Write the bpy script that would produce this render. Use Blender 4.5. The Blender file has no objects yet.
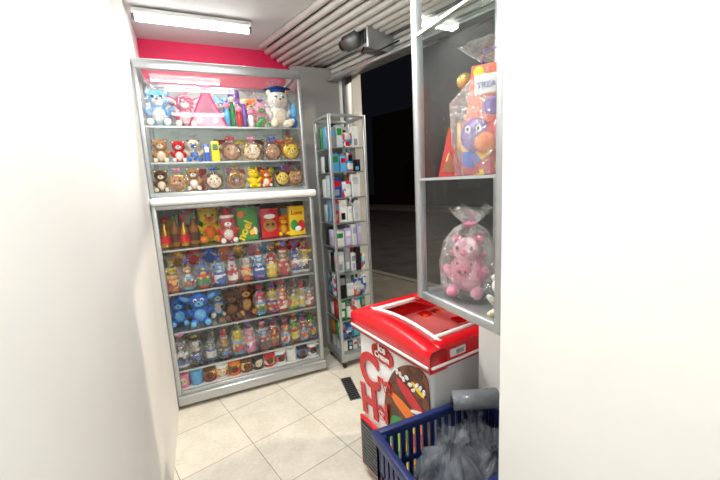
import bpy, bmesh, math, random
from mathutils import Matrix, Vector, noise
random.seed(7)
R=math.radians
scene=bpy.context.scene
try:
    scene.view_settings.view_transform='Standard'
except Exception: pass

# ---------------------------------------------------------------- materials
MATS={}
def srgb(c):
    return tuple(((x/255)/12.92 if x/255<=0.04045 else ((x/255+0.055)/1.055)**2.4) for x in c)+(1,)
def mat(name,col,rough=0.5,metal=0.0,var=0.12,scale=20,bump=0.0,spec=0.5,coat=0):
    if name in MATS: return MATS[name]
    m=bpy.data.materials.new(name); m.use_nodes=True
    nt=m.node_tree; b=nt.nodes['Principled BSDF']
    tc=nt.nodes.new('ShaderNodeTexCoord'); n=nt.nodes.new('ShaderNodeTexNoise')
    n.inputs['Scale'].default_value=scale; n.inputs['Detail'].default_value=4
    nt.links.new(tc.outputs['Object'],n.inputs['Vector'])
    r=nt.nodes.new('ShaderNodeValToRGB'); c=srgb(col)
    r.color_ramp.elements[0].position=.3; r.color_ramp.elements[1].position=.7
    r.color_ramp.elements[0].color=tuple(x*(1-var) for x in c[:3])+(1,)
    r.color_ramp.elements[1].color=tuple(min(1,x*(1+var*.6)) for x in c[:3])+(1,)
    nt.links.new(n.outputs['Fac'],r.inputs['Fac']); nt.links.new(r.outputs['Color'],b.inputs['Base Color'])
    b.inputs['Roughness'].default_value=rough; b.inputs['Metallic'].default_value=metal
    b.inputs['Specular IOR Level'].default_value=spec
    if coat: b.inputs['Coat Weight'].default_value=coat
    if bump:
        bp=nt.nodes.new('ShaderNodeBump'); bp.inputs['Strength'].default_value=bump; bp.inputs['Distance'].default_value=.01
        n2=nt.nodes.new('ShaderNodeTexNoise'); n2.inputs['Scale'].default_value=scale*8
        nt.links.new(tc.outputs['Object'],n2.inputs['Vector'])
        nt.links.new(n2.outputs['Fac'],bp.inputs['Height']); nt.links.new(bp.outputs['Normal'],b.inputs['Normal'])
    MATS[name]=m; return m
def plushm(name,col): return mat('plush_'+name,col,.95,0,.25,40,.6,.1)
def glossm(name,col): return mat('gloss_'+name,col,.25,0,.08,15)
def printm(name,c1,c2,c3,scale=22):
    key='print_'+name
    if key in MATS: return MATS[key]
    m=bpy.data.materials.new(key); m.use_nodes=True; nt=m.node_tree; b=nt.nodes['Principled BSDF']
    tc=nt.nodes.new('ShaderNodeTexCoord'); v=nt.nodes.new('ShaderNodeTexVoronoi'); v.inputs['Scale'].default_value=scale
    nt.links.new(tc.outputs['Object'],v.inputs['Vector'])
    s=nt.nodes.new('ShaderNodeSeparateColor'); nt.links.new(v.outputs['Color'],s.inputs['Color'])
    r=nt.nodes.new('ShaderNodeValToRGB'); r.color_ramp.interpolation='CONSTANT'
    r.color_ramp.elements[0].color=srgb(c1); r.color_ramp.elements[1].position=.55; r.color_ramp.elements[1].color=srgb(c2)
    e=r.color_ramp.elements.new(.8); e.color=srgb(c3)
    nt.links.new(s.outputs[0],r.inputs['Fac']); nt.links.new(r.outputs['Color'],b.inputs['Base Color'])
    b.inputs['Roughness'].default_value=.3
    MATS[key]=m; return m
def glassm(name,tint=(.97,.985,.98),base=0.04,rough=0.0,gloss=(1,1,1),crinkle=0,cs=28):
    if name in MATS: return MATS[name]
    m=bpy.data.materials.new(name); m.use_nodes=True; nt=m.node_tree
    for n in list(nt.nodes):
        if n.type!='OUTPUT_MATERIAL': nt.nodes.remove(n)
    out=[n for n in nt.nodes][0]
    t=nt.nodes.new('ShaderNodeBsdfTransparent'); t.inputs[0].default_value=tint+(1,)
    g=nt.nodes.new('ShaderNodeBsdfGlossy'); g.inputs['Roughness'].default_value=rough; g.inputs['Color'].default_value=gloss+(1,)
    f=nt.nodes.new('ShaderNodeLayerWeight'); f.inputs['Blend'].default_value=.5
    p=nt.nodes.new('ShaderNodeMath'); p.operation='POWER'; p.inputs[1].default_value=5 if not crinkle else 2.5
    a=nt.nodes.new('ShaderNodeMath'); a.operation='MULTIPLY_ADD'; a.inputs[1].default_value=(1-base) if not crinkle else .6; a.inputs[2].default_value=base; a.use_clamp=True
    mx=nt.nodes.new('ShaderNodeMixShader')
    nt.links.new(f.outputs['Facing'],p.inputs[0]); nt.links.new(p.outputs[0],a.inputs[0]); nt.links.new(a.outputs[0],mx.inputs[0])
    nt.links.new(t.outputs[0],mx.inputs[1]); nt.links.new(g.outputs[0],mx.inputs[2]); nt.links.new(mx.outputs[0],out.inputs[0])
    if crinkle:
        tc=nt.nodes.new('ShaderNodeTexCoord'); n=nt.nodes.new('ShaderNodeTexNoise'); n.inputs['Scale'].default_value=cs; n.inputs['Detail'].default_value=3; n.inputs['Distortion'].default_value=1.5
        bp=nt.nodes.new('ShaderNodeBump'); bp.inputs['Strength'].default_value=crinkle; bp.inputs['Distance'].default_value=.02
        nt.links.new(tc.outputs['Object'],n.inputs['Vector']); nt.links.new(n.outputs['Fac'],bp.inputs['Height']); nt.links.new(bp.outputs['Normal'],g.inputs['Normal']); nt.links.new(bp.outputs['Normal'],f.inputs['Normal'])
    MATS[name]=m; return m
def bagm(name,col,alpha):
    if name in MATS: return MATS[name]
    m=bpy.data.materials.new(name); m.use_nodes=True; nt=m.node_tree; b=nt.nodes['Principled BSDF']
    b.inputs['Base Color'].default_value=srgb(col); b.inputs['Roughness'].default_value=.12
    out=[n for n in nt.nodes if n.type=='OUTPUT_MATERIAL'][0]
    tc=nt.nodes.new('ShaderNodeTexCoord'); n=nt.nodes.new('ShaderNodeTexNoise'); n.inputs['Scale'].default_value=14; n.inputs['Detail'].default_value=2; n.inputs['Distortion'].default_value=1
    nt.links.new(tc.outputs['Object'],n.inputs['Vector'])
    bp=nt.nodes.new('ShaderNodeBump'); bp.inputs['Strength'].default_value=.6; bp.inputs['Distance'].default_value=.025
    nt.links.new(n.outputs['Fac'],bp.inputs['Height']); nt.links.new(bp.outputs['Normal'],b.inputs['Normal'])
    t=nt.nodes.new('ShaderNodeBsdfTransparent'); mx=nt.nodes.new('ShaderNodeMixShader'); mx.inputs[0].default_value=alpha
    nt.links.new(t.outputs[0],mx.inputs[1]); nt.links.new(b.outputs[0],mx.inputs[2]); nt.links.new(mx.outputs[0],out.inputs[0])
    MATS[name]=m; return m
def emitm(name,col,st):
    m=bpy.data.materials.new(name); m.use_nodes=True; nt=m.node_tree; b=nt.nodes['Principled BSDF']
    b.inputs['Emission Color'].default_value=col+(1,); b.inputs['Emission Strength'].default_value=st; return m

ALU=mat('aluminium',(188,192,194),.32,.75,.06,30)
ALUD=mat('aluminium_dark',(120,124,126),.4,.7,.06,30)
WHITEP=mat('white_plastic',(232,232,230),.35,0,.03)
BLACK=mat('black_rubber',(18,18,20),.5,0,.1)
GLASS=glassm('glass_pane')
GSHELF=glassm('glass_shelf',(.90,.95,.93),.05)
CELLO=glassm('cellophane_film',(.98,.98,.985),.14,.10,(1,1,1),1.0,40)
CELLOB=glassm('cellophane_sheet',(.96,.965,.97),.20,.08,(1,1,1),1.0,24)
GOLD=mat('gold_foil',(214,160,60),.25,.85,.2,30)

# ---------------------------------------------------------------- mesh builder
class M:
    def __init__(s): s.v=[];s.f=[];s.mi=[];s.sm=[];s.mats=[];s.T=Matrix.Identity(4)
    def idx(s,m):
        if m not in s.mats: s.mats.append(m)
        return s.mats.index(m)
    def raw(s,vs,fs,m,sm=False,T=None):
        T=s.T@T if T is not None else s.T
        o=len(s.v); s.v+=[tuple(T@Vector(p)) for p in vs]
        k=s.idx(m)
        for f in fs: s.f.append(tuple(i+o for i in f)); s.mi.append(k); s.sm.append(sm)
    def bm(s,bm,m,sm=False,T=None):
        bm.verts.index_update()
        s.raw([v.co[:] for v in bm.verts],[[v.index for v in f.verts] for f in bm.faces],m,sm,T); bm.free()
    def box(s,lo,hi,m,bev=0,T=None,seg=2):
        c=[(a+b)/2 for a,b in zip(lo,hi)]; d=[abs(b-a) for a,b in zip(lo,hi)]
        b=bmesh.new(); bmesh.ops.create_cube(b,size=1)
        for v in b.verts: v.co=Vector((v.co.x*d[0]+c[0],v.co.y*d[1]+c[1],v.co.z*d[2]+c[2]))
        if bev: bmesh.ops.bevel(b,geom=list(b.edges),offset=min(bev,min(d)*.45),segments=seg,affect='EDGES',profile=.5)
        s.bm(b,m,bool(bev),T)
    def quad(s,a,b,c,d,m,T=None): s.raw([a,b,c,d],[(0,1,2,3)],m,False,T)
    def ell(s,c,r,m,rot=None,seg=14,T=None):
        b=bmesh.new(); bmesh.ops.create_uvsphere(b,u_segments=seg,v_segments=max(6,seg*2//3),radius=1)
        A=Matrix.Translation(c)
        if rot: A=A@Matrix.Rotation(rot[0],4,'X')@Matrix.Rotation(rot[1],4,'Y')@Matrix.Rotation(rot[2],4,'Z')
        A=A@Matrix.Diagonal((r[0],r[1],r[2],1))
        for v in b.verts: v.co=A@v.co
        s.bm(b,m,True,T)
    def lathe(s,prof,c,m,seg=18,T=None,sm=True,cap=True,wob=0,seed=0):
        vs=[];fs=[]
        for j,(r,z) in enumerate(prof):
            for i in range(seg):
                a=2*math.pi*i/seg; rr=r
                if wob: rr=r*(1+wob*(((i*7+seed*3)%5)/4-.5)*1.6+wob*.6*math.sin(i*2.3+j*1.7+seed))
                zz=z+(wob*.12*r*math.sin(i*3.1+seed*2+j) if wob else 0)
                vs.append((c[0]+rr*math.cos(a),c[1]+rr*math.sin(a),c[2]+zz))
        n=len(prof)
        for j in range(n-1):
            for i in range(seg):
                k=(i+1)%seg; fs.append((j*seg+i,j*seg+k,(j+1)*seg+k,(j+1)*seg+i))
        if cap:
            fs.append(tuple(range(seg))[::-1]); fs.append(tuple((n-1)*seg+i for i in range(seg)))
        s.raw(vs,fs,m,sm,T)
    def tube(s,pts,r,m,seg=8,T=None):
        P=[Vector(p) for p in pts]; vs=[];fs=[]
        for k,p in enumerate(P):
            d=(P[min(k+1,len(P)-1)]-P[max(k-1,0)]).normalized()
            u=d.orthogonal().normalized() if k==0 else (u-d*u.dot(d)).normalized()
            w=d.cross(u)
            for i in range(seg):
                a=2*math.pi*i/seg; vs.append(p+u*math.cos(a)*r+w*math.sin(a)*r)
        for j in range(len(P)-1):
            for i in range(seg):
                k=(i+1)%seg; fs.append((j*seg+i,j*seg+k,(j+1)*seg+k,(j+1)*seg+i))
        fs.append(tuple(range(seg))[::-1]); fs.append(tuple((len(P)-1)*seg+i for i in range(seg)))
        s.raw([tuple(v) for v in vs],fs,m,True,T)
    def poly(s,pts,th,m,T=None):
        n=len(pts); vs=[(x,0,z) for x,z in pts]+[(x,th,z) for x,z in pts]
        fs=[tuple(range(n)),tuple(range(n,2*n))[::-1]]+[(i,(i+1)%n,n+(i+1)%n,n+i) for i in range(n)]
        s.raw(vs,fs,m,False,T)
    def text(s,st,size,m,T,ext=.002,bold=.025):
        cu=bpy.data.curves.new('t','FONT'); cu.body=st; cu.size=size; cu.extrude=ext; cu.align_x='CENTER'; cu.offset=size*bold
        ob=bpy.data.objects.new('t',cu); scene.collection.objects.link(ob)
        bpy.context.view_layer.update()
        me=bpy.data.meshes.new_from_object(ob.evaluated_get(bpy.context.evaluated_depsgraph_get()))
        s.raw([v.co[:] for v in me.vertices],[tuple(p.vertices) for p in me.polygons],m,False,T)
        bpy.data.objects.remove(ob); bpy.data.curves.remove(cu); bpy.data.meshes.remove(me)
    def obj(s,name,parent=None):
        me=bpy.data.meshes.new(name); me.from_pydata(s.v,[],s.f)
        for m in s.mats: me.materials.append(m)
        for p,k,sm in zip(me.polygons,s.mi,s.sm): p.material_index=k; p.use_smooth=sm
        me.update(); o=bpy.data.objects.new(name,me); scene.collection.objects.link(o)
        if parent: o.parent=parent
        return o
def empty(name):
    e=bpy.data.objects.new(name,None); e.empty_display_size=.1; scene.collection.objects.link(e); return e
def TR(x,y,z,rz=0,s=1): return Matrix.Translation((x,y,z))@Matrix.Rotation(R(rz),4,'Z')@Matrix.Scale(s,4)

# ---------------------------------------------------------------- toy generators (front = -Y)
EYE=glossm('eye',(12,12,14))
def plush(b,x,y,z,h,c,c2,ears='round',hat=None,rz=0,arms=True,eye=None,wrap=None,bowm=None):
    T=TR(x,y,z,rz,h)
    C=c;D=c2
    b.ell((0,.02,.3),(.23,.19,.3),C,T=T)
    b.ell((0,-.1,.28),(.16,.1,.2),D,T=T)
    b.ell((0,-.03,.7),(.26,.22,.23),C,T=T)
    b.ell((0,-.22,.64),(.12,.09,.085),D,T=T)
    b.ell((0,-.305,.67),(.035,.025,.025),EYE,T=T,seg=8)
    for sx in (-1,1):
        if eye: b.ell((sx*.09,-.215,.745),(.055,.03,.06),eye,T=T,seg=8)
        b.ell((sx*.09,-.235,.74),(.03,.02,.034),EYE,T=T,seg=8)
        if ears=='round':
            b.ell((sx*.2,0,.88),(.085,.05,.085),C,T=T,seg=10); b.ell((sx*.2,-.035,.88),(.05,.03,.05),D,T=T,seg=8)
        elif ears=='long':
            b.ell((sx*.34,.0,.78),(.2,.05,.11),C,rot=(0,-sx*.5,0),T=T,seg=10); b.ell((sx*.34,-.03,.78),(.14,.035,.07),D,rot=(0,-sx*.5,0),T=T,seg=8)
        elif ears=='point':
            b.lathe([(.07,0),(.05,.1),(.005,.22)],(sx*.16,0,.84),C,8,T)
        elif ears=='up':
            b.ell((sx*.1,0,1.0),(.06,.04,.18),C,T=T,seg=8)
        b.ell((sx*.24,-.08,.36),(.075,.08,.18),C,rot=(.5,sx*.5,0),T=T,seg=10)
        b.ell((sx*.16,-.2,.1),(.1,.19,.1),C,rot=(0,0,sx*.3),T=T,seg=10)
        b.ell((sx*.19,-.37,.11),(.085,.03,.09),D,T=T,seg=8)
    if hat=='cap':
        hb=plushm('cap_blue',(30,60,130))
        b.lathe([(.2,0),(.2,.08)],(0,0,.88),hb,12,T); b.box((-.24,-.24,.96),(.24,.24,.985),hb,0,T@Matrix.Rotation(.5,4,'Z'))
        b.tube([(0,0,.99),(.2,-.15,.98),(.22,-.17,.8)],.012,GOLD,6,T)
    if hat=='santa':
        r=plushm('santa_red',(200,20,30)); w=plushm('white',(235,232,225))
        b.lathe([(.22,0),(.24,.05),(.22,.1)],(0,0,.84),w,12,T); b.lathe([(.2,0),(.13,.15),(.03,.3)],(0,0,.92),r,12,T); b.ell((0.03,0,1.22),(.05,.05,.05),w,T=T,seg=8)
    if wrap: cello(b,x,y-.03*h,z,wrap[0],wrap[1],int(x*50),.84,bowm)
def bow(b,x,y,z,s,m):
    T=TR(x,y,z,0,s)
    for sx in (-1,1):
        b.ell((sx*.5,0,.15),(.45,.18,.28),m,rot=(0,-sx*.3,0),T=T,seg=8)
        b.tube([(0,0,0),(sx*.3,-.1,-.4),(sx*.5,-.1,-.9)],.07,m,5,T)
    b.ell((0,0,.05),(.18,.18,.18),m,T=T,seg=8)
def cello(b,x,y,z,w,h,seed=0,tie=.84,bowm=None,m=None):
    b.lathe([(w*.92,0.002),(w*1.0,h*.25),(w*.95,h*.6),(w*.16,h*tie),(w*.1,h*(tie+.02)),(w*.45,h*.95),(w*.75,h*1.03)],(x,y,z),m or CELLO,22,wob=.13,seed=seed,cap=False,sm=False)
    if bowm: bow(b,x,y-w*.15,z+h*tie,w*.45,bowm)
def mug(b,x,y,z,h,c,c2=None,side=1):
    r=h*.42; T=TR(x,y,z)
    b.lathe([(r*.9,0),(r,h*.04),(r,h*.98),(r*.97,h),(r*.9,h),(r*.88,h*.5)],(0,0,0),c,18,T)
    if c2:
        b.lathe([(r*1.01,h*.2),(r*1.03,h*.5),(r*1.01,h*.8)],(0,0,0),c2,18,T,cap=False)
    b.tube([(side*r*.95,0,h*.2),(side*r*1.45,0,h*.25),(side*r*1.6,0,h*.5),(side*r*1.45,0,h*.78),(side*r*.95,0,h*.82)],h*.055,c,6,T)
def giftmug(b,x,y,z,h,mc,mc2,c,c2,ears='round',seed=0,bowm=None,hat=None,w=None):
    mh=h*.42; mug(b,x,y,z,mh,mc,mc2,1 if seed%2 else -1)
    plush(b,x,y,z+mh*.62,h*.5,c,c2,ears,hat,(seed*37)%40-20)
    if seed%3==0:
        for dx in (-1,1): b.lathe([(.004,0),(.004,.12*h),(.012,.2*h),(.004,.3*h)],(x+dx*h*.15,y+h*.08,z+mh*.9),PR[(seed+dx)%8],8)
    cello(b,x,y,z,w or h*.27,h*1.05,seed,.86,bowm)
def face_disc(b,x,y,z,r,ring,face,seed=0,ears=True):
    T=TR(x,y,z+r)@Matrix.Rotation(R(90),4,'X')
    b.lathe([(r*.9,-.012),(r,-.004),(r,.01),(r*.88,.018)],(0,0,0),ring,20,T)
    b.lathe([(r*.8,.017),(r*.7,.026),(r*.3,.034)],(0,0,0),face,18,T)
    F=TR(x,y-.03,z+r)
    for sx in (-1,1):
        b.ell((sx*r*.3,0,r*.22),(r*.1,.006,r*.13),EYE,T=F,seg=8)
        if ears: b.ell((sx*r*.55,.012,r*.6),(r*.24,.012,r*.24),ring,T=F,seg=8)
        b.ell((sx*r*.5,0.003,-r*.12),(r*.14,.006,r*.1),plushm('cheek',(225,110,100)),T=F,seg=8)
    b.ell((0,0,-r*.05),(r*.22,.015,r*.16),plushm('cream',(238,220,190)),T=F,seg=8)
    b.ell((0,-.012,0),(r*.08,.008,r*.06),EYE,T=F,seg=6)
    b.tube([(-r*.25,-.004,-r*.28),(0,-.006,-r*.4),(r*.25,-.004,-r*.28)],r*.035,glossm('red',(200,25,35)),5,F)
def pack(b,x,y,z,w,d,h,m,lab=None,rz=0,lab2=None):
    T=TR(x,y,z,rz)
    b.box((-w/2,-d/2,0),(w/2,d/2,h),m,.003,T)
    if lab: b.box((-w*.36,-d/2-.002,h*.55),(w*.36,-d/2,h*.85),lab,0,T)
    if lab2: b.box((-w*.3,-d/2-.002,h*.12),(w*.2,-d/2,h*.42),lab2,0,T)
def bottle(b,x,y,z,h,m,cap):
    b.lathe([(h*.14,0),(h*.16,.04*h),(h*.16,h*.55),(h*.06,h*.75),(h*.055,h*.95)],(x,y,z),m,14)
    b.lathe([(h*.17,h*.15),(h*.17,h*.42)],(x,y,z),G['red'] if int(abs(x)*50)%2 else G['brown'],14,cap=False)
    b.lathe([(h*.065,0),(h*.065,h*.12)],(x,y,z+h*.88),cap,10)
def balloon(b,x,y,z,h,m,stick=True):
    T=TR(x,y,z,0,h)
    b.ell((0,0,.72),(.24,.1,.26),m,T=T); b.tube([(0,0,0),(0,0,.48)],.015,WHITEP,5,T)

P={k:plushm(k,c) for k,c in dict(white=(235,230,222),cream=(238,220,190),brown=(110,66,38),tan=(190,135,80),dbrown=(62,36,26),blue=(50,110,205),sky=(110,180,230),yellow=(250,210,30),pink=(245,150,178),hot=(230,55,120),red=(210,25,35),orange=(240,120,25),green=(60,155,70),purple=(125,70,165),grey=(150,150,155),teal=(30,150,150)).items()}
G={k:glossm(k,c) for k,c in dict(white=(235,235,232),black=(25,25,28),blue=(35,80,180),sky=(90,170,220),yellow=(245,205,30),pink=(235,130,165),red=(200,25,35),orange=(240,120,25),green=(40,140,60),purple=(110,60,160),grey=(150,150,155),teal=(20,150,150),brown=(95,55,35),cyan=(60,200,210),lime=(150,200,50),navy=(20,35,90),hot=(230,50,120),lav=(190,175,220),pale=(205,215,220)).items()}
PR=[printm('a',(200,30,40),(245,230,200),(250,200,40)),printm('b',(30,90,180),(240,240,240),(240,90,40)),printm('c',(40,140,70),(250,230,60),(230,230,230)),
    printm('d',(235,200,40),(220,40,40),(60,120,60)),printm('e',(230,120,170),(250,250,250),(140,60,160)),printm('f',(30,30,36),(200,200,205),(60,120,200)),printm('g',(235,235,230),(40,150,200),(220,50,60)),printm('h',(150,90,50),(240,200,120),(190,30,40))]

# ---------------------------------------------------------------- layout constants (metres)
XL=-.27; YB=3.30; ZC=2.64
FX,FY=1.15,3.30; FA=math.degrees(math.atan2(-.9656,.26))
FT=TR(FX,FY,0,FA)
def fac(s,o,z=0): return (FT@Vector((s,o,z)))

# room shell -----------------------------------------------------
def tile_mat():
    m=bpy.data.materials.new('floor_tiles'); m.use_nodes=True; nt=m.node_tree; b=nt.nodes['Principled BSDF']
    tc=nt.nodes.new('ShaderNodeTexCoord'); mp=nt.nodes.new('ShaderNodeMapping'); mp.inputs['Rotation'].default_value=(0,0,R(-15)); mp.inputs['Location'].default_value=(.13,.07,0)
    br=nt.nodes.new('ShaderNodeTexBrick'); br.offset=0; br.inputs['Scale'].default_value=1
    br.inputs['Brick Width'].default_value=.40; br.inputs['Row Height'].default_value=.40; br.inputs['Mortar Size'].default_value=.003; br.inputs['Mortar Smooth'].default_value=.3
    br.inputs['Color1'].default_value=srgb((224,218,204)); br.inputs['Color2'].default_value=srgb((230,224,210)); br.inputs['Mortar'].default_value=srgb((165,158,145))
    n=nt.nodes.new('ShaderNodeTexNoise'); n.inputs['Scale'].default_value=7; n.inputs['Detail'].default_value=8
    n2=nt.nodes.new('ShaderNodeTexNoise'); n2.inputs['Scale'].default_value=45; n2.inputs['Detail'].default_value=3
    mx=nt.nodes.new('ShaderNodeMix'); mx.data_type='RGBA'; mx.blend_type='MULTIPLY'; mx.inputs[0].default_value=1
    r=nt.nodes.new('ShaderNodeValToRGB'); r.color_ramp.elements[0].position=.3; r.color_ramp.elements[0].color=(.80,.79,.76,1); r.color_ramp.elements[1].position=.6; r.color_ramp.elements[1].color=(1,1,1,1)
    L=nt.links.new
    L(tc.outputs['Object'],mp.inputs[0]); L(mp.outputs[0],br.inputs[0]); L(tc.outputs['Object'],n.inputs[0]); L(tc.outputs['Object'],n2.inputs[0])
    ad=nt.nodes.new('ShaderNodeMath'); ad.operation='MULTIPLY_ADD'; ad.inputs[1].default_value=.4
    L(n2.outputs['Fac'],ad.inputs[0]); 
    ml=nt.nodes.new('ShaderNodeMath'); ml.operation='MULTIPLY'; ml.inputs[1].default_value=.6; L(n.outputs['Fac'],ml.inputs[0]); L(ml.outputs[0],ad.inputs[2])
    L(ad.outputs[0],r.inputs[0]); L(br.outputs['Color'],mx.inputs[6]); L(r.outputs[0],mx.inputs[7]); L(mx.outputs[2],b.inputs['Base Color'])
    b.inputs['Roughness'].default_value=.32
    return m
WALLW=mat('wall_white_paint',(236,236,233),.7,0,.03,3,.04)
CEILM=mat('ceiling_paint',(206,206,205),.8,0,.03,3)
REDW=mat('wall_crimson_paint',(224,28,84),.6,0,.05,3)
f0=fac(0,.1); f1=fac(3.6,.1)
def prism(name,pts,z0,z1,m):
    b=M(); n=len(pts)
    vs=[(p[0],p[1],z0) for p in pts]+[(p[0],p[1],z1) for p in pts]
    b.raw(vs,[tuple(range(n))[::-1],tuple(range(n,2*n))]+[(i,(i+1)%n,n+(i+1)%n,n+i) for i in range(n)],m); return b.obj(name)
foot=[(XL-.1,-1.6),(f1.x,-1.6),(f1.x,f1.y),(f0.x,f0.y+.1),(XL-.1,YB+.1)]
prism('floor',foot,-.08,0,tile_mat()); prism('ceiling',foot,ZC,ZC+.1,CEILM)
b=M(); b.box((XL-.1,YB,0),(1.3,YB+.1,ZC),REDW); b.obj('wall_back')
prism('wall_column',[(.83,3.02),(1.215,3.02),(1.15,YB-.002),(.83,YB-.002)],0,2.45,mat('column_grey',(150,150,146),.7,0,.05,3))
b=M(); b.box((XL-.1,-1.6,0),(XL,YB,ZC),WALLW); b.obj('wall_left')
b=M(); b.box((XL-.1,-1.7,0),(2.2,-1.6,ZC),WALLW); b.obj('wall_front')
PX=.647
b=M(); b.box((PX,-1.6,0),(2.15,.63,ZC),WALLW); b.box((.918,.63,0),(1.75,1.0,1.095),WALLW); b.obj('wall_right')
b=M(); b.box((PX-.012,-1.59,0),(PX,.63,.08),mat('baseboard',(200,198,190),.5)); b.obj('baseboard_right')
b=M(); b.T=FT
b.box((-.1,0,0),(.36,.18,ZC),WALLW); b.box((.36,0,2.42),(2.75,.18,ZC),mat('facade_grey',(120,122,120),.7)); b.box((2.3,0,0),(2.95,.18,ZC),mat('jamb_grey',(120,122,120),.7))
b.obj('wall_facade')
b=M(); b.T=FT
b.box((.36,-.03,0),(.40,.05,2.42),ALUD,.004); b.box((2.26,-.03,0),(2.3,.05,2.42),ALUD,.004)
b.obj('trim_1')
# roller shutter
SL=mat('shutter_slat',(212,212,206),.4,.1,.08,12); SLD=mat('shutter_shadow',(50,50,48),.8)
rs=empty('roller_shutter')
b=M(); b.T=FT; N=9
prof=[]
for k in range(N):
    t=k/(N-1); prof.append((-.55+.42*t, 2.618-.13*math.sin(t*math.pi*.5)))
for k,(o,z) in enumerate(prof):
    b.tube([(-.02,o,z),(2.28,o,z)],.0235,SL,10)
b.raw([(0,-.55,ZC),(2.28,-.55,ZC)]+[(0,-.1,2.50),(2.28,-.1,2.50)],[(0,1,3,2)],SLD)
b.obj('roll',rs)
b=M(); b.T=FT
for k in range(3):
    z=2.36+k*.045; b.box((.0,-.07,z),(2.28,-.045,z+.038),SL,.012)
b.box((0,-.11,2.345),(2.28,-.03,2.368),ALU,.004)
b.box((0,-.1,2.47),(2.28,-.04,2.52),ALUD,.005)
b.obj('curtain',rs)
b=M(); b.T=FT
b.box((.86,-.26,2.38),(1.0,-.06,2.60),ALUD,.01); b.box((.80,-.2,2.40),(.87,-.09,2.5),ALU,.01)
b.lathe([(.055,0),(.055,.14)],(0,0,0),ALUD,14,TR(.9,-.27,2.46)@Matrix.Rotation(R(-90),4,'Y')); b.lathe([(.035,0),(.035,.05)],(0,0,0),BLACK,12,TR(.76,-.27,2.46)@Matrix.Rotation(R(-90),4,'Y'))
b.box((1.0,-.3,2.36),(1.02,-.05,2.62),ALU,.004); b.tube([(.92,-.25,2.4),(.95,-.3,2.34),(1.05,-.28,2.32),(1.2,-.2,2.36)],.006,BLACK)
for i in range(5): b.box((.865+.027*i,-.264,2.41),(.878+.027*i,-.258,2.57),BLACK)
b.obj('motor_bracket',rs)

# ---------------------------------------------------------------- fluorescent lamps
TUBE=emitm('tube_glow',(1,.99,.96),13)
def lamp(x0,x1,y,z,power,rods=0):
    e=empty('fluorescent_lamp')
    b=M(); b.box((x0,y-.035,z+.012),(x1,y+.035,z+.04),WHITEP,.006); b.box((x0,y-.012,z-.02),(x0+.02,y+.012,z+.02),ALUD); b.box((x1-.02,y-.012,z-.02),(x1,y+.012,z+.02),ALUD)
    if rods:
        for x in (x0+.08,x1-.08): b.tube([(x,y,z+.03),(x,y,ZC)],.005,ALU)
    b.obj('housing',e)
    b=M(); b.tube([(x0+.02,y,z-.010),(x1-.02,y,z-.010)],.020,TUBE,12); b.obj('tube',e)
    l=bpy.data.lights.new('lamp_light','AREA'); l.shape='RECTANGLE'; l.size=x1-x0-.06; l.size_y=.05; l.energy=power; l.color=(1,.985,.95)
    o=bpy.data.objects.new('lamp_light',l); o.location=((x0+x1)/2,y,z-.034); scene.collection.objects.link(o); o.parent=e
lamp(-.24,.485,2.78,2.59,6)
lamp(-.25,.32,1.90,2.42,20,1)
lamp(-.2,.55,.85,2.60,18)
lamp(-.2,.55,-.6,2.60,9)

# ---------------------------------------------------------------- big display cabinet
dc=empty('display_cabinet')
x0,x1=XL+.004,.80; yf=2.62; yb=3.27
b=M()
def frame(b,x0,x1,y0,y1,z0,z1,w,m):
    for x in (x0,x1-w):
        for y in (y0,y1-w): b.box((x,y,z0),(x+w,y+w,z1),m,.004)
    for z in (z0,z1-w):
        for y in (y0,y1-w): b.box((x0+w,y,z),(x1-w,y+w,z+w),m,.004)
        for x in (x0,x1-w): b.box((x,y0+w,z),(x+w,y1-w,z+w),m,.004)
frame(b,x0,x1,yf,yb,.10,1.41,.028,ALU)
frame(b,x0,x1-.015,yf+.05,yb,1.465,2.31,.026,ALU)
b.box((x0,yf-.02,.03),(x1+.01,yb,.10),ALU,.012)
b.box((x0,yf+.044,2.25),(x1-.02,yf+.07,2.31),ALU,.006)
for x in (.05,.72):
    for y in (yf+.08,yb-.1): b.lathe([(.028,0),(.028,.025)],(0,0,0),BLACK,12,TR(x+.0,y,.028)@Matrix.Rotation(R(90),4,'Y'))
b.obj('aluminium_frame',dc)
b=M(); b.box((x0,yf-.035,1.41),(x1+.02,yb,1.462),WHITEP,.018); b.obj('counter_top',dc)
b=M(); pt=glassm('glass_top',(.9,.94,.93),.05); b.quad((x0+.02,yf+.07,2.30),(x1-.035,yf+.07,2.30),(x1-.035,yb-.02,2.30),(x0+.02,yb-.02,2.30),pt); b.obj('top_glass',dc)
b=M(); bk=mat('cabinet_back',(196,200,198),.6)
b.box((x0+.028,yb-.02,.13),(x1-.028,yb-.012,1.40),bk); b.box((x0+.028,yb-.02,1.49),(x1-.045,yb-.012,2.29),bk); b.box((x0+.02,yf+.02,.1),(x1-.02,yb-.02,.112),WHITEP)
b.obj('back_panel',dc)
LS=[1.113,.816,.54,.262]; US=[1.915,1.685]
b=M()
for z in LS:
    b.box((x0+.03,yf+.04,z-.008),(x1-.03,yb-.025,z),GSHELF); b.box((x0+.028,yf+.03,z-.009),(x1-.028,yf+.04,z+.002),ALU)
for z in US:
    b.box((x0+.03,yf+.09,z-.008),(x1-.05,yb-.025,z),GSHELF); b.box((x0+.028,yf+.08,z-.009),(x1-.045,yf+.09,z+.002),ALU)
b.obj('shelves',dc)
b=M()
def pane_y(b,xa,xb,y,za,zb): b.quad((xa,y,za),(xb,y,za),(xb,y,zb),(xa,y,zb),GLASS)
def pane_x(b,x,ya,yb_,za,zb): b.quad((x,ya,za),(x,yb_,za),(x,yb_,zb),(x,ya,zb),GLASS)
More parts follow.
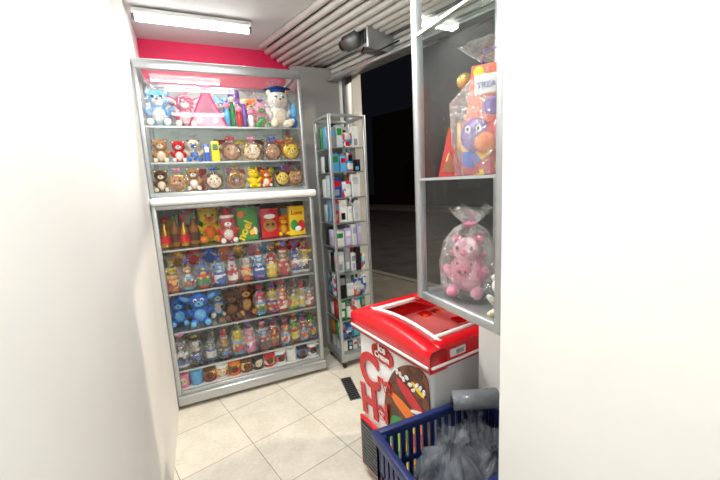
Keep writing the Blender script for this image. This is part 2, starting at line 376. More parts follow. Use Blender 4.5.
pane_y(b,x0+.028,x1-.028,yf+.012,.128,1.382); pane_y(b,x0+.026,x1-.041,yf+.062,1.49,2.25); pane_x(b,x1-.013,yf+.028,yb-.03,.128,1.382); pane_x(b,x1-.028,yf+.08,yb-.03,1.49,2.28)
b.obj('glass',dc)

BM=[G['red'],G['pink'],G['blue'],GOLD,G['purple'],None,None]
def one(fn,name,*a,**k):
    b=M(); fn(b,*a,**k); return b.obj(name)
yu=yf+.20; yl=yf+.17
e=.002
# U1
z=US[0]+e
one(plush,'wrapped_plush_toy',-.16,yu,z,.26,P['sky'],P['white'],wrap=(.09,.29))
one(plush,'wrapped_plush_toy',.0,yu+.03,z,.24,P['hot'],P['white'],'long',wrap=(.09,.29),bowm=G['pink'])
def tri(b):
    b.T=TR(.135,yu-.06,z)
    pk=mat('pink_card',(222,120,152),.6)
    b.poly([(-.125,0),(.125,0),(0,.27)],.09,pk)
    b.poly([(-.105,.012),(.105,.012),(.075,.075),(-.075,.075)],-.003,mat('pink_light',(238,170,190),.6)); b.poly([(-.05,.1),(.05,.1),(0,.2)],-.003,mat('window_pink',(170,80,110),.4))
    for sx in (-1,1): b.ell((sx*.05,-.005,.045),(.022,.01,.022),G['white']); b.tube([(sx*.127,-.003,0),(0,-.003,.274)],.005,G['hot'],6)
    b.tube([(-.127,-.003,.004),(.127,-.003,.004)],.005,G['hot'],6)
    bow(b,0,-.01,.262,.05,G['pink'])
b=M(); tri(b); b.obj('triangular_gift_box')
def cans(b):
    for i,(x,c,h) in enumerate([(.265,'sky',.15),(.305,'green',.2),(.345,'red',.13),(.385,'purple',.19),(.425,'white',.11)]):
        b.lathe([(.018,0),(.019,h*.7),(.012,h*.8),(.012,h)],(x,yu-.05+.03*(i%2),z),G[c],12); b.ell((x,yu-.05+.03*(i%2),z+h),(.024,.022,.02),P['cream'] if i%2 else P['pink'])
b=M(); cans(b); b.obj('candy_tube_toys')
b=M()
for x,c,c2,er in ((.22,'sky','white','round'),(.34,'purple','white','up'),(.45,'orange','cream','round')): plush(b,x,yu+.13,z,.26,P[c],P[c2],er,wrap=(.085,.30))
b.obj('wrapped_plush_toys_row')
one(plush,'wrapped_plush_toy',.505,yu+.0,z,.20,P['pink'],P['green'],wrap=(.06,.24),bowm=G['purple'])
one(plush,'graduation_teddy_bear',.63,yu-.04,z,.29,P['white'],P['cream'],hat='cap',wrap=(.10,.315))
def ball(b): b.ell((.715,yu-.11,z+.04),(.032,.032,.04),P['blue']); b.ell((.705,yu-.14,z+.045),(.016,.01,.016),P['white']); b.ell((.728,yu-.10,z+.12),(.025,.02,.05),P['sky'])
b=M(); ball(b); b.obj('blue_plush_ball')
# U2
z=US[1]+e
one(plush,'wrapped_plush_toy',-.18,yu,z,.17,P['tan'],P['cream'])
one(plush,'wrapped_plush_toy',-.07,yu,z,.16,P['red'],P['white'])
one(plush,'teddy_bear',.025,yu,z,.17,P['cream'],P['blue'],wrap=(.055,.19))
def bx(b,l):
    for a in l: pack(b,*a)
b=M(); bx(b,[(.105,yu-.04,z,.035,.05,.12,G['blue'],G['white']),(.160,yu-.05,z,.05,.05,.14,G['yellow'],PR[3])]); b.obj('candy_boxes')
b=M()
for i,x in enumerate((.265,.41,.555,.695)):
    face_disc(b,x,yu-.06,z,.066,GOLD if i%2 else P['brown'],[P['tan'],P['cream'],P['tan'],P['yellow']][i]); cello(b,x,yu-.04,z,.072,.18,i,.86,BM[i])
b.obj('face_lollipops')
b=M()
for i,x in enumerate((.22,.36,.49,.61,.71)): plush(b,x,yu+.16,z,.19,[P['red'],P['yellow'],P['brown'],P['red'],P['orange']][i],P['cream'])
b.obj('plush_toys_row')
# U3
z=1.492+e
one(plush,'teddy_bear',-.20,yu,z,.16,P['brown'],P['cream']); one(plush,'teddy_bear',0.0,yu,z,.17,P['tan'],P['white'])
b=M()
for i,x in enumerate((-.10,.13,.28,.61,.71)):
    face_disc(b,x,yu-.06,z,.06,[GOLD,P['brown'],GOLD,P['dbrown'],GOLD][i],[P['tan'],P['cream'],P['brown'],P['yellow'],P['tan']][i]); cello(b,x,yu-.04,z,.066,.165,i+3,.86,BM[i+1])
b.obj('face_lollipops')
one(plush,'yellow_plush_toy',.405,yu-.03,z,.15,P['yellow'],P['yellow'],'point')
one(plush,'wrapped_plush_toy',.50,yu-.0,z,.14,P['orange'],P['white'])
b=M()
for i,x in enumerate((.05,.16,.27,.38,.49,.60,.71)): pack(b,x,yu+.2,z,.09,.06,.16,PR[(i*2)%8])
b.obj('candy_boxes')
# L1
z=LS[0]+e
b=M()
for i,x in enumerate((-.22,-.16,-.10,-.04)): bottle(b,x,yl+.03*(i%2),z,.2+.02*(i%2),GOLD if i%2==0 else glossm('amber',(150,90,20)),[G['red'],G['green']][i%2])
b.obj('gift_bottles')
one(plush,'yellow_plush_toy',.07,yl+.08,z,.27,P['yellow'],P['orange'])
one(plush,'santa_plush_toy',.185,yl-.05,z,.21,P['red'],P['white'],'none',hat='santa',wrap=(.055,.27))
def noel(b):
    pack(b,.325,yl,z,.14,.06,.24,mat('box_green',(60,140,50),.35),None)
    T=Matrix.Translation((.325,yl-.031,z+.06))@Matrix.Rotation(R(90),4,'X')@Matrix.Rotation(R(62),4,'Z')
    b.text('noel',.085,G['yellow'],T); b.ell((.365,yl-.03,z+.06),(.03,.004,.035),PR[0]); b.ell((.285,yl-.03,z+.19),(.025,.004,.025),G['orange'])
b=M(); noel(b); b.obj('cookie_box')
def redbox(b):
    pack(b,.49,yl,z,.13,.06,.22,G['red'],None); b.ell((.49,yl-.031,z+.09),(.05,.004,.05),P['tan']); b.ell((.49,yl-.033,z+.16),(.045,.004,.018),G['white'])
    b.ell((.47,yl-.036,z+.10),(.008,.003,.01),EYE); b.ell((.51,yl-.036,z+.10),(.008,.003,.01),EYE)
b=M(); redbox(b); b.obj('cookie_box')
one(plush,'wrapped_plush_toy',.595,yl+.02,z,.17,P['orange'],P['yellow'])
def yelbox(b):
    pack(b,.695,yl-.02,z,.12,.06,.225,G['yellow'],None); T=Matrix.Translation((.695,yl-.051,z+.16))@Matrix.Rotation(R(90),4,'X'); b.text('Love',.045,G['red'],T)
    b.ell((.67,yl-.05,z+.08),(.03,.004,.04),G['green']); b.ell((.725,yl-.05,z+.07),(.03,.004,.045),G['red']); b.ell((.70,yl-.053,z+.05),(.025,.004,.02),G['white'])
b=M(); yelbox(b); b.obj('cookie_box')
b=M()
for i in range(8): pack(b,-.2+i*.125,yf+.47,z,.105,.08,.2+.03*(i%3),PR[i%8],G['white'] if i%2 else G['yellow'])
b.obj('boxed_gifts')
# gift mug rows
cols=['blue','red','yellow','tan','pink','brown','orange','white','hot','sky','purple','green','grey','red','yellow']
mc=['white','red','blue','yellow','pink','black','orange','sky','purple','lime']
def row(xs,y,z,hs,seed,name,spec={}):
    rnd=random.Random(seed); b=M()
    for i,x in enumerate(xs):
        h=hs*(.82+.24*rnd.random()); 
        c,c2,mm,m2,ears=spec.get(i,(rnd.choice(cols),rnd.choice(['white','cream','yellow']),rnd.choice(mc),rnd.choice(PR),rnd.choice(['round','round','long','point','up'])))
        hat=rnd.choice([None,None,'santa',None])
        giftmug(b,x+.012*(rnd.random()-.5),y+.03*(rnd.random()-.5),z,h,G[mm],m2,P[c],P[c2],ears,seed+i,rnd.choice(BM),hat)
    b.obj(name)
z=LS[1]+e
row([-.21,-.11,-.01,.09,.185,.285,.38,.475,.565,.655,.725],yl-.04,z,.25,3,'wrapped_gift_mugs',{0:('yellow','cream','orange',PR[0],'round'),3:('sky','white','blue',PR[1],'round'),4:('white','red','red',PR[6],'round'),5:('white','cream','orange',PR[0],'round'),6:('sky','white','blue',PR[1],'long'),7:('red','white','yellow',PR[3],'round'),8:('tan','cream','red',PR[0],'round')})
b=M()
for i,x in enumerate((-.17,-.06,.05,.16,.27,.38,.49,.6,.71)): balloon(b,x,yf+.36,z,.26,[GOLD,G['red'],G['blue'],G['orange'],GOLD,G['pink'],G['sky'],GOLD,G['red'],G['yellow']][i])
b.obj('foil_balloons')
z=LS[2]+e
b=M(); plush(b,-.065,yl-.02,z,.25,P['blue'],P['sky'],'long',eye=P['white']); plush(b,-.2,yl+.05,z,.22,P['blue'],P['sky'],'long'); b.obj('blue_plush_toys')
one(plush,'teddy_bear',.065,yl+.10,z,.22,P['sky'],P['white']); one(plush,'brown_teddy_bear',.155,yl-.02,z,.23,P['dbrown'],P['brown']); one(plush,'brown_teddy_bear',.265,yl+.03,z,.25,P['brown'],P['tan'])
row([.36,.445,.53,.61,.68,.74],yl-.05,z,.24,11,'wrapped_gift_mugs',{2:('orange','white','red',PR[0],'round'),4:('yellow','cream','white',PR[3],'round')})
row([-.15,-.03,.1,.22,.34,.46,.58,.70],yf+.42,z,.25,15,'wrapped_gift_mugs')
z=LS[3]+e
row([-.215,-.12,-.025,.07,.165,.26,.35,.44,.53,.61,.68,.74],yl-.04,z,.24,23,'wrapped_gift_mugs',{0:('grey','white','white',PR[5],'round'),1:('white','cream','black',PR[5],'round'),2:('grey','white','blue',PR[6],'up'),5:('pink','white','pink',PR[4],'round'),9:('green','yellow','red',PR[2],'point')})
b=M()
for i,x in enumerate((-.2,-.1,0,.1,.2,.3,.4,.5,.6,.7)): balloon(b,x,yf+.38,z,.25,[G['grey'],G['white'],G['grey'],GOLD,G['red'],G['pink'],GOLD,G['red'],G['yellow'],G['sky']][i])
b.obj('foil_balloons')
# L5 mugs
z=.112+e
b=M(); mk=[('pink','white'),('sky',None),('brown','h'),('white','a'),('orange','d'),('brown','h'),('black','f'),('red','a'),('white','b'),('white',None),('black','f'),('white','g')]
for i,(c,p) in enumerate(mk):
    x=-.225+i*.087; mug(b,x,yf+.11,z,.10,G[c],printm(p,(0,0,0),(0,0,0),(0,0,0)) if p and p!='white' else None,1 if i%2 else -1)
    face=P['cream'] if i%3==0 else P['brown']
    if i not in (1,9): b.ell((x,yf+.11-.04,z+.05),(.026,.01,.028),face); b.ell((x-.01,yf+.06,z+.055),(.004,.003,.005),EYE,seg=6); b.ell((x+.01,yf+.06,z+.055),(.004,.003,.005),EYE,seg=6)
b.obj('ceramic_mugs')
b=M()
for i in range(10): mug(b,-.2+i*.1,yf+.32,z,.11,G[mc[(i*3)%10]],PR[i%8])
b.obj('ceramic_mugs')

# ---------------------------------------------------------------- narrow glass cabinet
nc=empty('glass_showcase_tower'); NT=TR(.93,2.557,0,3); W,D,H=.312,.315,2.0
b=M(); b.T=NT
frame(b,0,W,0,D,.06,H,.022,ALU)
b.box((0,0,.06),(W,D,.12),ALU,.006)
for zz in (1.36,.77): b.lathe([(.012,0),(.012,.02)],(0,0,0),G['black'],10,TR(W*.5,-.002,zz)@Matrix.Rotation(R(90),4,'X')); b.box((W*.5-.014,-.010,zz-.03),(W*.5+.014,.0055,zz+.03),ALU,.003)
for x in (.03,W-.03):
    for y in (.03,D-.03): b.lathe([(.026,-.011),(.026,.011)],(0,0,0),BLACK,12,TR(x,y,.026)@Matrix.Rotation(R(90),4,'Y')); b.box((x-.015,y-.02,.045),(x+.015,y+.02,.062),ALUD)
b.obj('frame',nc)
NS=[1.76,1.58,1.385,1.19,1.0,.79,.585,.40,.24]
b=M(); b.T=NT
for zz in NS: b.box((.012,.012,zz-.006),(W-.012,D-.012,zz),GSHELF); b.box((.02,.012,zz-.007),(W-.02,.018,zz+.002),ALU); b.box((.010,.02,zz-.007),(.016,D-.02,zz+.002),ALU)
b.obj('shelves',nc)
b=M(); b.T=NT
pane_y(b,.02,W-.02,.007,.12,H-.02); pane_y(b,.02,W-.02,D-.008,.12,H-.02); pane_x(b,.007,.02,D-.02,.12,H-.02); pane_x(b,W-.007,.02,D-.02,.12,H-.02)
b.obj('glass',nc)
rnd=random.Random(12)
pal=['white','white','black','sky','pale','white','lav','sky','white','grey','pale','white','black','green','red','grey']
for k,zz in enumerate([.12]+NS[::-1]):
    b=M(); b.T=NT; levels=([.12]+NS[::-1]+[H-.03]); gap=levels[k+1]-zz
    lp=pal
    if k==8: lp=['blue','sky','white','black','red','sky']
    if k==7: lp=['white','blue','sky','pale','black','white']
    if k==5: lp=['purple','black','white','green','lav','grey']
    if k in (1,2): lp=['orange','green','cyan','teal','white','red']
    if k==3: lp=['orange','white','black','pale','sky','white']
    for yrow in (.24,.165,.085):
        x=.03
        while x<W-.05:
            w=rnd.uniform(.035,.08); h=min(gap-.02,rnd.uniform(.5,.95)*gap); w=min(w,W-.03-x)
            c=G[rnd.choice(lp)]; pack(b,x+w/2,yrow,zz+.001,w*.94,.055,h,c if rnd.random()<.75 else rnd.choice([PR[5],PR[6],PR[6],PR[1]]),G[rnd.choice(pal)] if rnd.random()<.8 else None,0,G[rnd.choice(pal)] if rnd.random()<.5 else None)
            x+=w+.004
    b.obj('boxed_phone_accessories')

# ---------------------------------------------------------------- glass showcase fixed at the right
wc=empty('hanging_glass_showcase')
cx0,cx1,cy0,cy1,cz0,cz1=.655,1.02,.634,1.012,1.10,2.45
b=M(); frame(b,cx0,cx1,cy0,cy1,cz0,cz1,.027,ALU); b.box((cx0+.02,cy0+.02,cz0),(cx1-.02,cy1-.02,cz0+.012),ALU)
b.box((cx1-.012,cy0+.027,cz0+.02),(cx1-.006,cy1-.027,cz1-.02),mat('showcase_painted_view',(140,150,146),.35,.1))  # grey of the dark street behind clear glass, painted on a panel
b.box((cx0+.027,cy0+.004,cz0+.02),(cx1-.027,cy0+.010,cz1-.02),mat('showcase_painted_glare',(225,228,228),.3,.1)); b.obj('frame',wc)  # bright reflection at the pillar end, put in as white panel colour
b=M()
for zz in (1.50,1.93): b.box((cx0+.012,cy0+.012,zz-.007),(cx1-.015,cy1-.012,zz),GSHELF); b.box((cx0+.003,cy0+.027,zz-.007),(cx0+.010,cy1-.027,zz+.001),ALU)
b.obj('shelves',wc)
b=M(); pane_x(b,cx0+.013,cy0+.025,cy1-.025,cz0+.025,cz1-.025); pane_y(b,cx0+.025,cx1-.025,cy1-.01,cz0+.025,cz1-.025); b.obj('glass',wc)
def pig(b):
    b.T=TR(.767,.885,1.125,-55,.84)
    p=P['pink']; p2=plushm('pig_snout',(228,105,140))
    b.ell((0,.0,.085),(.072,.06,.075),p,seg=20); b.ell((0,-.01,.175),(.052,.048,.046),plushm('pig_head',(244,175,195)),seg=18)
    b.ell((0,-.062,.105),(.028,.02,.02),p2)
    for sx in (-1,1):
        b.ell((sx*.01,-.082,.105),(.005,.003,.007),P['dbrown'],seg=6); b.ell((sx*.026,-.055,.13),(.005,.004,.006),EYE,seg=8)
        b.ell((sx*.026,-.056,.188),(.006,.005,.008),EYE,seg=8); b.ell((sx*.04,-.005,.215),(.02,.01,.022),p2,rot=(0,sx*.5,0),seg=8)
        b.ell((sx*.045,-.05,.022),(.024,.035,.022),p,seg=10); b.ell((sx*.064,-.03,.09),(.018,.022,.034),p,rot=(.4,sx*.4,0),seg=10); b.ell((sx*.05,-.01,.16),(.02,.012,.014),p2,seg=8)
    b.ell((0,-.058,.17),(.016,.012,.012),p2,seg=8)
    b.T=TR(.775,.885,1.113); b.lathe([(.045,0),(.05,.012)],(0,0,0),G['black'],16)
    w,h=.084,.275; prof=[(w*.7,.002),(w,h*.12),(w*1.02,h*.4),(w*.95,h*.62),(w*.6,h*.78),(w*.18,h*.86),(w*.16,h*.88),(w*.5,h*.96),(w*.8,h*1.05)]
    seg=48; vs=[];fs=[]
    for j,(r,zz) in enumerate(prof):
        for i in range(seg):
            a=2*math.pi*i/seg; k=1+.10*math.sin(a*9+j*.6)+.16*noise.noise(Vector((math.cos(a)*2,math.sin(a)*2,j*.7)))
            vs.append((r*k*math.cos(a),r*k*math.sin(a),zz+(.01*math.sin(a*5+j) if j else 0)))
    for j in range(len(prof)-1):
        for i in range(seg): kk=(i+1)%seg; fs.append((j*seg+i,j*seg+kk,(j+1)*seg+kk,(j+1)*seg+i))
    b.raw(vs,fs,CELLOB,False); b.ell((.0,0,h*.87),(.02,.02,.008),G['pink'])
b=M(); pig(b); b.obj('wrapped_pink_pig_plush')
one(plush,'white_plush_toy',.74,.71,1.113,.12,P['white'],P['cream'],rz=-60)
def hbag(b):
    b.T=TR(.80,.835,1.502,-56)
    b.box((-.07,-.03,0),(.075,.03,.07),printm('halloween2',(190,40,60),(60,90,190),(250,210,60),30),.004)
    b.ell((-.03,-.02,.115),(.045,.03,.05),G['purple']); b.ell((.035,-.02,.11),(.045,.03,.05),G['red']); b.ell((.0,-.045,.09),(.03,.015,.03),G['orange'])
    for sx in (-1,1): b.ell((-.03+sx*.015,-.052,.13),(.008,.005,.011),G['white'],seg=8); b.ell((-.03+sx*.015,-.057,.13),(.004,.003,.006),EYE,seg=6)
    b.raw([(-.06,-.02,.15),(.08,-.03,.15),(.085,-.035,.30),(-.045,-.01,.31),(-.06,.03,.15),(.08,.03,.15),(.085,.03,.30),(-.045,.03,.31)],[(0,1,2,3),(4,5,6,7),(0,3,7,4),(1,2,6,5),(0,1,5,4)],mat('orange_bag',(232,88,22),.3))
    b.box((-.03,-.041,.225),(.05,-.036,.275),G['white']); T=Matrix.Translation((.01,-.043,.239))@Matrix.Rotation(R(90),4,'X'); b.text('TREAT',.022,G['blue'],T,.001); b.ell((.02,-.036,.19),(.03,.004,.025),G['purple']); b.ell((.055,-.036,.19),(.012,.004,.02),EYE); b.ell((-.02,-.032,.285),(.015,.004,.015),G['yellow'])
    b.tube([(-.02,0,.30),(-.01,0,.35),(.03,0,.35),(.05,0,.30)],.004,G['purple'])
    b.T=TR(.80,.835,1.502); cello(b,0,0,0,.10,.35,2,.87,None,CELLOB)
b=M(); hbag(b); b.obj('wrapped_halloween_treat_bags')
def rb(b):
    b.T=TR(.74,.94,1.502,-50); b.poly([(-.035,0),(.035,0),(0,.15)],.03,G['red']); b.poly([(-.022,.015),(.022,.015),(0,.08)],-.003,PR[7])
b=M(); rb(b); b.obj('red_gift_cone')
b=M(); b.T=TR(.85,.95,1.502,-50); b.box((-.05,-.03,.0),(.03,.03,.17),PR[0]); plush(b,0,.0,.17,.10,P['brown'],P['tan']); b.ell((-.03,.0,.30),(.026,.026,.026),GOLD); b.obj('plush_on_gift_box')

# ---------------------------------------------------------------- freezer
fz=empty('ice_cream_freezer'); ZT=TR(.715,1.03,0,7.5); L_,W_=.72,.54
RED=mat('freezer_red',(218,22,34),.3,0,.05); WH=mat('freezer_white',(236,238,238),.3,0,.02)
b=M(); b.T=ZT
b.box((.012,.012,.10),(L_-.012,W_-.012,.80),WH,.025,seg=4); b.box((.03,.03,.0),(L_-.03,W_-.03,.11),mat('freezer_base',(60,60,64),.5))
b.obj('body',fz)
b=M(); b.T=ZT
def arch(y,base): return base+.03*math.sin(math.pi*min(1,max(0,(y)/W_)))
n=14
for xa,xb in ((-.012,.075),(L_-.075,L_+.012)):
    ys=[-.012+(W_+.024)*i/n for i in range(n+1)]
    vs=[];fs=[]
    for y in ys:
        t=arch(y,.875)
        for (x,z) in ((xa,.79),(xa,t-.015),(xa+.012,t),(xb-.012,t),(xb,t-.015),(xb,.79)): vs.append((x,y,z))
    for i in range(n):
        for k in range(6): fs.append((i*6+k,i*6+(k+1)%6,(i+1)*6+(k+1)%6,(i+1)*6+k))
    fs.append(tuple(range(6))); fs.append(tuple(n*6+k for k in range(6)))
    b.raw(vs,fs,RED,True)
b.box((.04,-.012,.79),(L_-.04,.055,.882),RED,.012,seg=3); b.box((.04,W_-.055,.79),(L_-.04,W_+.012,.882),RED,.012,seg=3)
b.obj('red_collar',fz)
b=M(); b.T=ZT
b.tube([(-.014,-.005,.812),(-.014,W_+.005,.812)],.006,WHITEP); b.tube([(-.005,-.014,.812),(L_,-.014,.812)],.006,WHITEP)
b.box((.09,-.016,.83),(.17,-.012,.86),WHITEP); b.box((.12,-.018,.837),(.16,-.016,.853),G['grey'])
b.obj('trim_strip',fz)
b=M(); b.T=ZT
LIDR=mat('lid_red',(205,30,42),.15,0,.05)
def lid(x0,x1,dz,m,fr):
    ys=[.03+(W_-.06)*i/n for i in range(n+1)]; vs=[];fs=[]
    for y in ys:
        t=arch(y,.862)+dz
        vs+=[(x0,y,t),(x1,y,t)]
    for i in range(n): fs.append((i*2,i*2+1,i*2+3,i*2+2))
    b.raw(vs,fs,m,True)
    for x in (x0,x1): b.tube([(x,y,arch(y,.862)+dz+.003) for y in ys],.009,fr)
    for y in (ys[1],ys[-2]): b.tube([(x0,y,arch(y,.862)+dz+.003),(x1,y,arch(y,.862)+dz+.003)],.009,fr)
lid(.085,.385,.006,glassm('lid_glass',(.85,.40,.40),.12),G['white']); lid(.34,L_-.085,.016,glassm('lid_glass'),LIDR)
b.obj('sliding_lids',fz)
b=M(); b.T=ZT
b.box((.05,.05,.60),(L_-.05,W_-.05,.62),WH)
rnd=random.Random(3)
for i in range(7):
    for j in range(5): pack(b,.13+i*.078,.11+j*.08,.62,.06,.06,.14+.05*rnd.random(),[G['red'],PR[0],G['red'],PR[7],G['red']][rnd.randrange(5)],None,rnd.uniform(-15,15))
b.obj('ice_cream_packs',fz)
b=M(); AT=ZT@Matrix.Translation((.0095,W_,0))@Matrix.Rotation(R(-90),4,'Z'); b.T=AT
def disc(cx,cz,rx,rz,m,d,rot=0,n=28):
    pts=[]
    for i in range(n):
        a=2*math.pi*i/n; x=rx*math.cos(a); z=rz*math.sin(a); pts.append((cx+x*math.cos(rot)-z*math.sin(rot),cz+x*math.sin(rot)+z*math.cos(rot)))
    b.poly(pts,-d,m)
def smooth(pts,it=2):
    for _ in range(it):
        q=[]
        for i in range(len(pts)):
            a=pts[i]; c=pts[(i+1)%len(pts)]
            q+= [(a[0]*.75+c[0]*.25,a[1]*.75+c[1]*.25),(a[0]*.25+c[0]*.75,a[1]*.25+c[1]*.75)]
        pts=q
    return pts
def flat(pts,m,d,s=True): b.poly(smooth(pts) if s else pts,-d,m)
choc=printm('chocolate',(88,40,22),(120,60,30),(60,26,16),30)
flat([(.19,.13),(.525,.13),(.525,.26),(.40,.33),(.28,.30),(.20,.30)],G['red'],.002)
flat([(.21,.48),(.25,.38),(.36,.35),(.52,.30),(.527,.66),(.515,.78),(.38,.76),(.27,.66)],choc,.003)
flat([(.16,.30),(.30,.26),(.36,.40),(.52,.44),(.52,.37),(.40,.32),(.33,.20),(.16,.22)],G['orange'],.004)
flat([(.26,.28),(.38,.26),(.42,.44),(.34,.50),(.26,.46)],G['green'],.005)
flat([(.35,.18),(.52,.16),(.52,.33),(.38,.34)],G['yellow'],.006)
disc(.41,.62,.10,.028,G['red'],.005,-.5); disc(.39,.54,.12,.028,G['orange'],.006,-.3); disc(.46,.45,.06,.045,G['red'],.007); disc(.44,.25,.05,.05,G['green'],.007,.4); disc(.48,.36,.03,.04,G['cyan'],.008)
disc(.46,.68,.04,.010,G['yellow'],.006,-.4); disc(.46,.58,.05,.008,G['white'],.007,.3); disc(.31,.37,.03,.06,G['lime'],.008); disc(.36,.40,.02,.05,G['yellow'],.009,.3); disc(.33,.44,.018,.02,G['red'],.010); disc(.42,.49,.05,.014,G['yellow'],.008,-.2)
for i in range(9): disc(.33+.021*i,.70-.012*(i%3)+.01*math.sin(i),.007,.012,G['white'],.008,.4*i)
for i in range(7): disc(.37+.02*i,.21+.012*(i%2),.008,.014,[G['red'],G['white'],G['blue']][i%3],.009,.3*i)
disc(.215,.735,.062,.046,G['red'],.004); disc(.265,.725,.036,.036,G['red'],.004); disc(.17,.73,.036,.034,G['red'],.004); disc(.215,.765,.035,.03,G['red'],.004)
RX=Matrix.Rotation(R(90),4,'X')
b.text('Ice',.05,G['white'],Matrix.Translation((.22,-.006,.742))@RX,.001); b.text('Cream',.04,G['white'],Matrix.Translation((.22,-.006,.708))@RX,.001)
b.text('C',.23,G['red'],Matrix.Translation((.105,-.004,.53))@RX,.002,.045); b.text('H',.20,G['red'],Matrix.Translation((.10,-.004,.37))@RX@Matrix.Rotation(.1,4,'Z'),.002,.05)
b.text('re',.12,G['red'],Matrix.Translation((.235,-.010,.56))@RX,.002,.03); b.text('el',.13,G['red'],Matrix.Translation((.215,-.010,.41))@RX,.002,.03)
b.obj('artwork',fz)
b=M(); b.T=AT
b.box((.015,-.016,.05),(.19,-.002,.33),RED,.004)
b.box((.03,-.019,.065),(.175,-.015,.315),mat('vent_dark',(40,40,44),.5))
for i in range(12): b.box((.032,-.024,.074+i*.0195),(.173,-.018,.081+i*.0195),ALUD)
b.obj('vent_grille',fz)

# ---------------------------------------------------------------- crates with bags
NAVY=mat('crate_blue',(24,40,92),.4,0,.1)
def crate(x0,x1,y0,y1,z0,z1):
    b=M(); t=.012
    b.box((x0+.01,y0+.01,z0),(x1-.01,y1-.01,z0+.012),NAVY)
    b.box((x0-.012,y0-.012,z1-.03),(x0+t,y1+.012,z1),NAVY,.004); b.box((x1-t,y0-.012,z1-.03),(x1+.010,y1+.012,z1),NAVY,.004)
    b.box((x0+t,y0-.012,z1-.03),(x1-t,y0+t,z1),NAVY,.004); b.box((x0+t,y1-t,z1-.03),(x1-t,y1+.012,z1),NAVY,.004)
    for z in (z0,z0+.09,z0+.18):
        for y in (y0,y1-t*.6): b.box((x0,y,z),(x1,y+t*.6,z+.02),NAVY)
        for x in (x0,x1-t*.6): b.box((x,y0,z),(x+t*.6,y1,z+.02),NAVY)
    nx=14
    for i in range(nx+1):
        x=x0+(x1-x0-.019)*i/nx
        for y in (y0,y1-t*.7): b.box((x,y,z0),(x+.019,y+t*.7,z1-.02),NAVY)
    ny=10
    for i in range(ny+1):
        y=y0+(y1-y0-.019)*i/ny
        for x in (x0,x1-t*.7): b.box((x,y,z0),(x+t*.7,y+.019,z1-.02),NAVY)
    for x in (x0,x1-.03):
        for y in (y0,y1-.03): b.box((x,y,z0),(x+.03,y+.03,z1-.01),NAVY,.004)
    return b.obj('plastic_crate')
crate(.46,.905,.66,.985,0,.335); crate(.46,.905,.66,.985,.336,.672)
def bag(name,c,r,h,seed,m,tilt=(0,0)):
    seg,rings=84,44; vs=[];fs=[]; B=M(); B.T=Matrix.Translation(c)@Matrix.Rotation(tilt[0],4,'X')@Matrix.Rotation(tilt[1],4,'Y')
    for j in range(rings+1):
        t=j/rings
        if t<.80: u=t/.80; rad=max(.2,math.sin(math.pi*(.08+.82*u)))**.55
        elif t<.86: rad=.42-.25*(t-.80)/.06
        else: rad=.17+1.6*(t-.86)
        fold=.04+.22*max(0,min(1,(t-.3)/.45))
        for i in range(seg):
            a=2*math.pi*i/seg; d=Vector((math.cos(a),math.sin(a),0))
            q=Vector((d.x*1.2,d.y*1.2,t*1.8))+Vector((seed*3.1,seed,0))
            f=1+fold*math.sin(a*5+3*noise.noise(q)+seed)*.5+fold*.4*math.sin(a*11+3*noise.noise(q*1.7))*.5+.30*noise.noise(q*1.2)+.12*(1-abs(noise.noise(q*2.2))*4)
            zz=t*h+.08*h*noise.noise(q*2)+(.14*h*noise.noise(Vector((a*1.5,seed,3))) if t>.9 else 0)
            vs.append((d.x*rad*r[0]*f,d.y*rad*r[1]*f,zz))
    for j in range(rings):
        for i in range(seg):
            k=(i+1)%seg; fs.append((j*seg+i,j*seg+k,(j+1)*seg+k,(j+1)*seg+i))
    fs.append(tuple(range(seg))[::-1]); B.raw(vs,fs,m,True); return B.obj(name)
BG=bagm('plastic_bag_film',(118,124,134),.5)
bag('plastic_bag',(.61,.80,.44),(.105,.105),.30,1,BG,(.05,.05))
bag('plastic_bag',(.79,.88,.42),(.09,.08),.27,5,BG,(-.05,.05))
bag('plastic_bag',(.76,.75,.42),(.11,.07),.29,9,BG,(.05,-.05))
b=M(); RT=TR(.815,.905,.725)@Matrix.Rotation(R(-25),4,'Z')@Matrix.Rotation(R(88),4,'Y')
b.lathe([(.030,-.08),(.034,-.075),(.034,.075),(.030,.08)],(0,0,0),bagm('roll_film',(130,135,142),.9),18,RT); b.lathe([(.016,-.084),(.016,.084)],(0,0,0),BLACK,10,RT); b.obj('plastic_bag_roll')

# floor track + drain
b=M(); b.T=FT; b.box((.42,-.10,.0),(2.24,-.02,.004),ALUD); b.box((.42,-.075,.004),(2.24,-.07,.009),BLACK); b.box((.42,-.05,.004),(2.24,-.045,.009),BLACK); b.obj('trim_2')
b=M(); b.T=TR(.86,2.14,0,-8)
b.box((-.04,0,0),(.04,.30,.004),ALUD)
for i in range(11): b.box((-.034,.012+i*.026,.004),(.034,.026+i*.026,.006),BLACK)
b.obj('floor_drain')

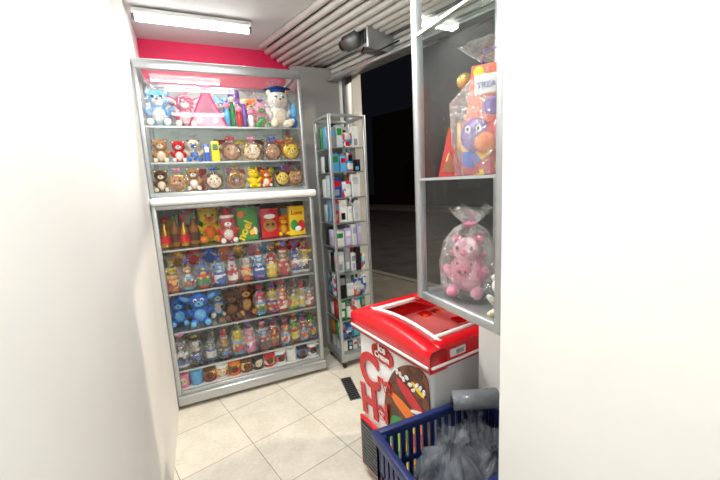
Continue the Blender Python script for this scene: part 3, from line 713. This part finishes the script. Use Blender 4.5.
# ---------------------------------------------------------------- outdoors at night
b=M(); b.box((-20,-20,-.22),(40,40,-.16),mat('asphalt',(92,92,92),.85,0,.3,3,.3)); b.obj('street_ground')
b=M(); b.T=FT; SW=mat('sidewalk_concrete',(150,147,138),.85,0,.2,4,.2)
b.box((-4,.2,-.158),(6,1.9,-.02),SW); b.box((-4,1.9,-.158),(6,2.02,-.01),mat('kerb',(160,158,150),.8)); 
b.box((-15,12,-.158),(15,13.9,-.02),SW); b.obj('sidewalk')
b=M(); b.T=FT; bw=mat('building_render',(34,24,21),.9,0,.3,2)
b.box((-15,14.0,-.158),(15,15,5.5),bw); 
for i in range(7):
    x=-12+i*3.6; b.box((x,13.95,0.9),(x+1.2,14.0,2.4),mat('dark_window',(16,17,20),.4)); b.box((x+1.9,13.95,-.0),(x+2.8,14.0,2.2),mat('dark_door',(34,31,29),.6))
b.obj('street_building')
b=M(); b.T=FT; b.lathe([(.12,0),(.08,6)],(5.0,7.0,-.16),mat('pole_concrete',(110,108,100),.9),12); b.tube([(5,7,5.7),(5,6,6),(5,5.3,6)],.04,ALUD); b.lathe([(.16,0),(.1,.12)],(5,5.2,5.9),ALUD,12); b.obj('added_street_lamp')  # lamp and pole added out of view to go with the street fill
l=bpy.data.lights.new('added_street_light','POINT'); l.energy=1500; l.color=(1,.86,.70); l.shadow_soft_size=.15; o=bpy.data.objects.new('added_street_light',l); o.location=fac(5,5.2,5.7); scene.collection.objects.link(o)  # point light added to brighten the street ground, no known source

w=bpy.data.worlds.new('night'); scene.world=w; w.use_nodes=True
bgn=w.node_tree.nodes['Background']; bgn.inputs[0].default_value=(.006,.007,.010,1); bgn.inputs[1].default_value=.6

# ---------------------------------------------------------------- camera
cam=bpy.data.cameras.new('camera'); co=bpy.data.objects.new('camera',cam); scene.collection.objects.link(co)
cam.sensor_width=36; cam.lens=18.0; cam.clip_start=.02
yaw,pitch,roll=R(24),R(9.2),R(2.9)
F=Vector((math.sin(yaw)*math.cos(pitch),math.cos(yaw)*math.cos(pitch),-math.sin(pitch)))
R0=Vector((math.cos(yaw),-math.sin(yaw),0)); U0=R0.cross(F)
Rc=R0*math.cos(roll)-U0*math.sin(roll); Uc=R0*math.sin(roll)+U0*math.cos(roll)
mt=Matrix((Rc,Uc,-F)).transposed().to_4x4(); mt.translation=Vector((0,0,1.5)); co.matrix_world=mt
scene.camera=co
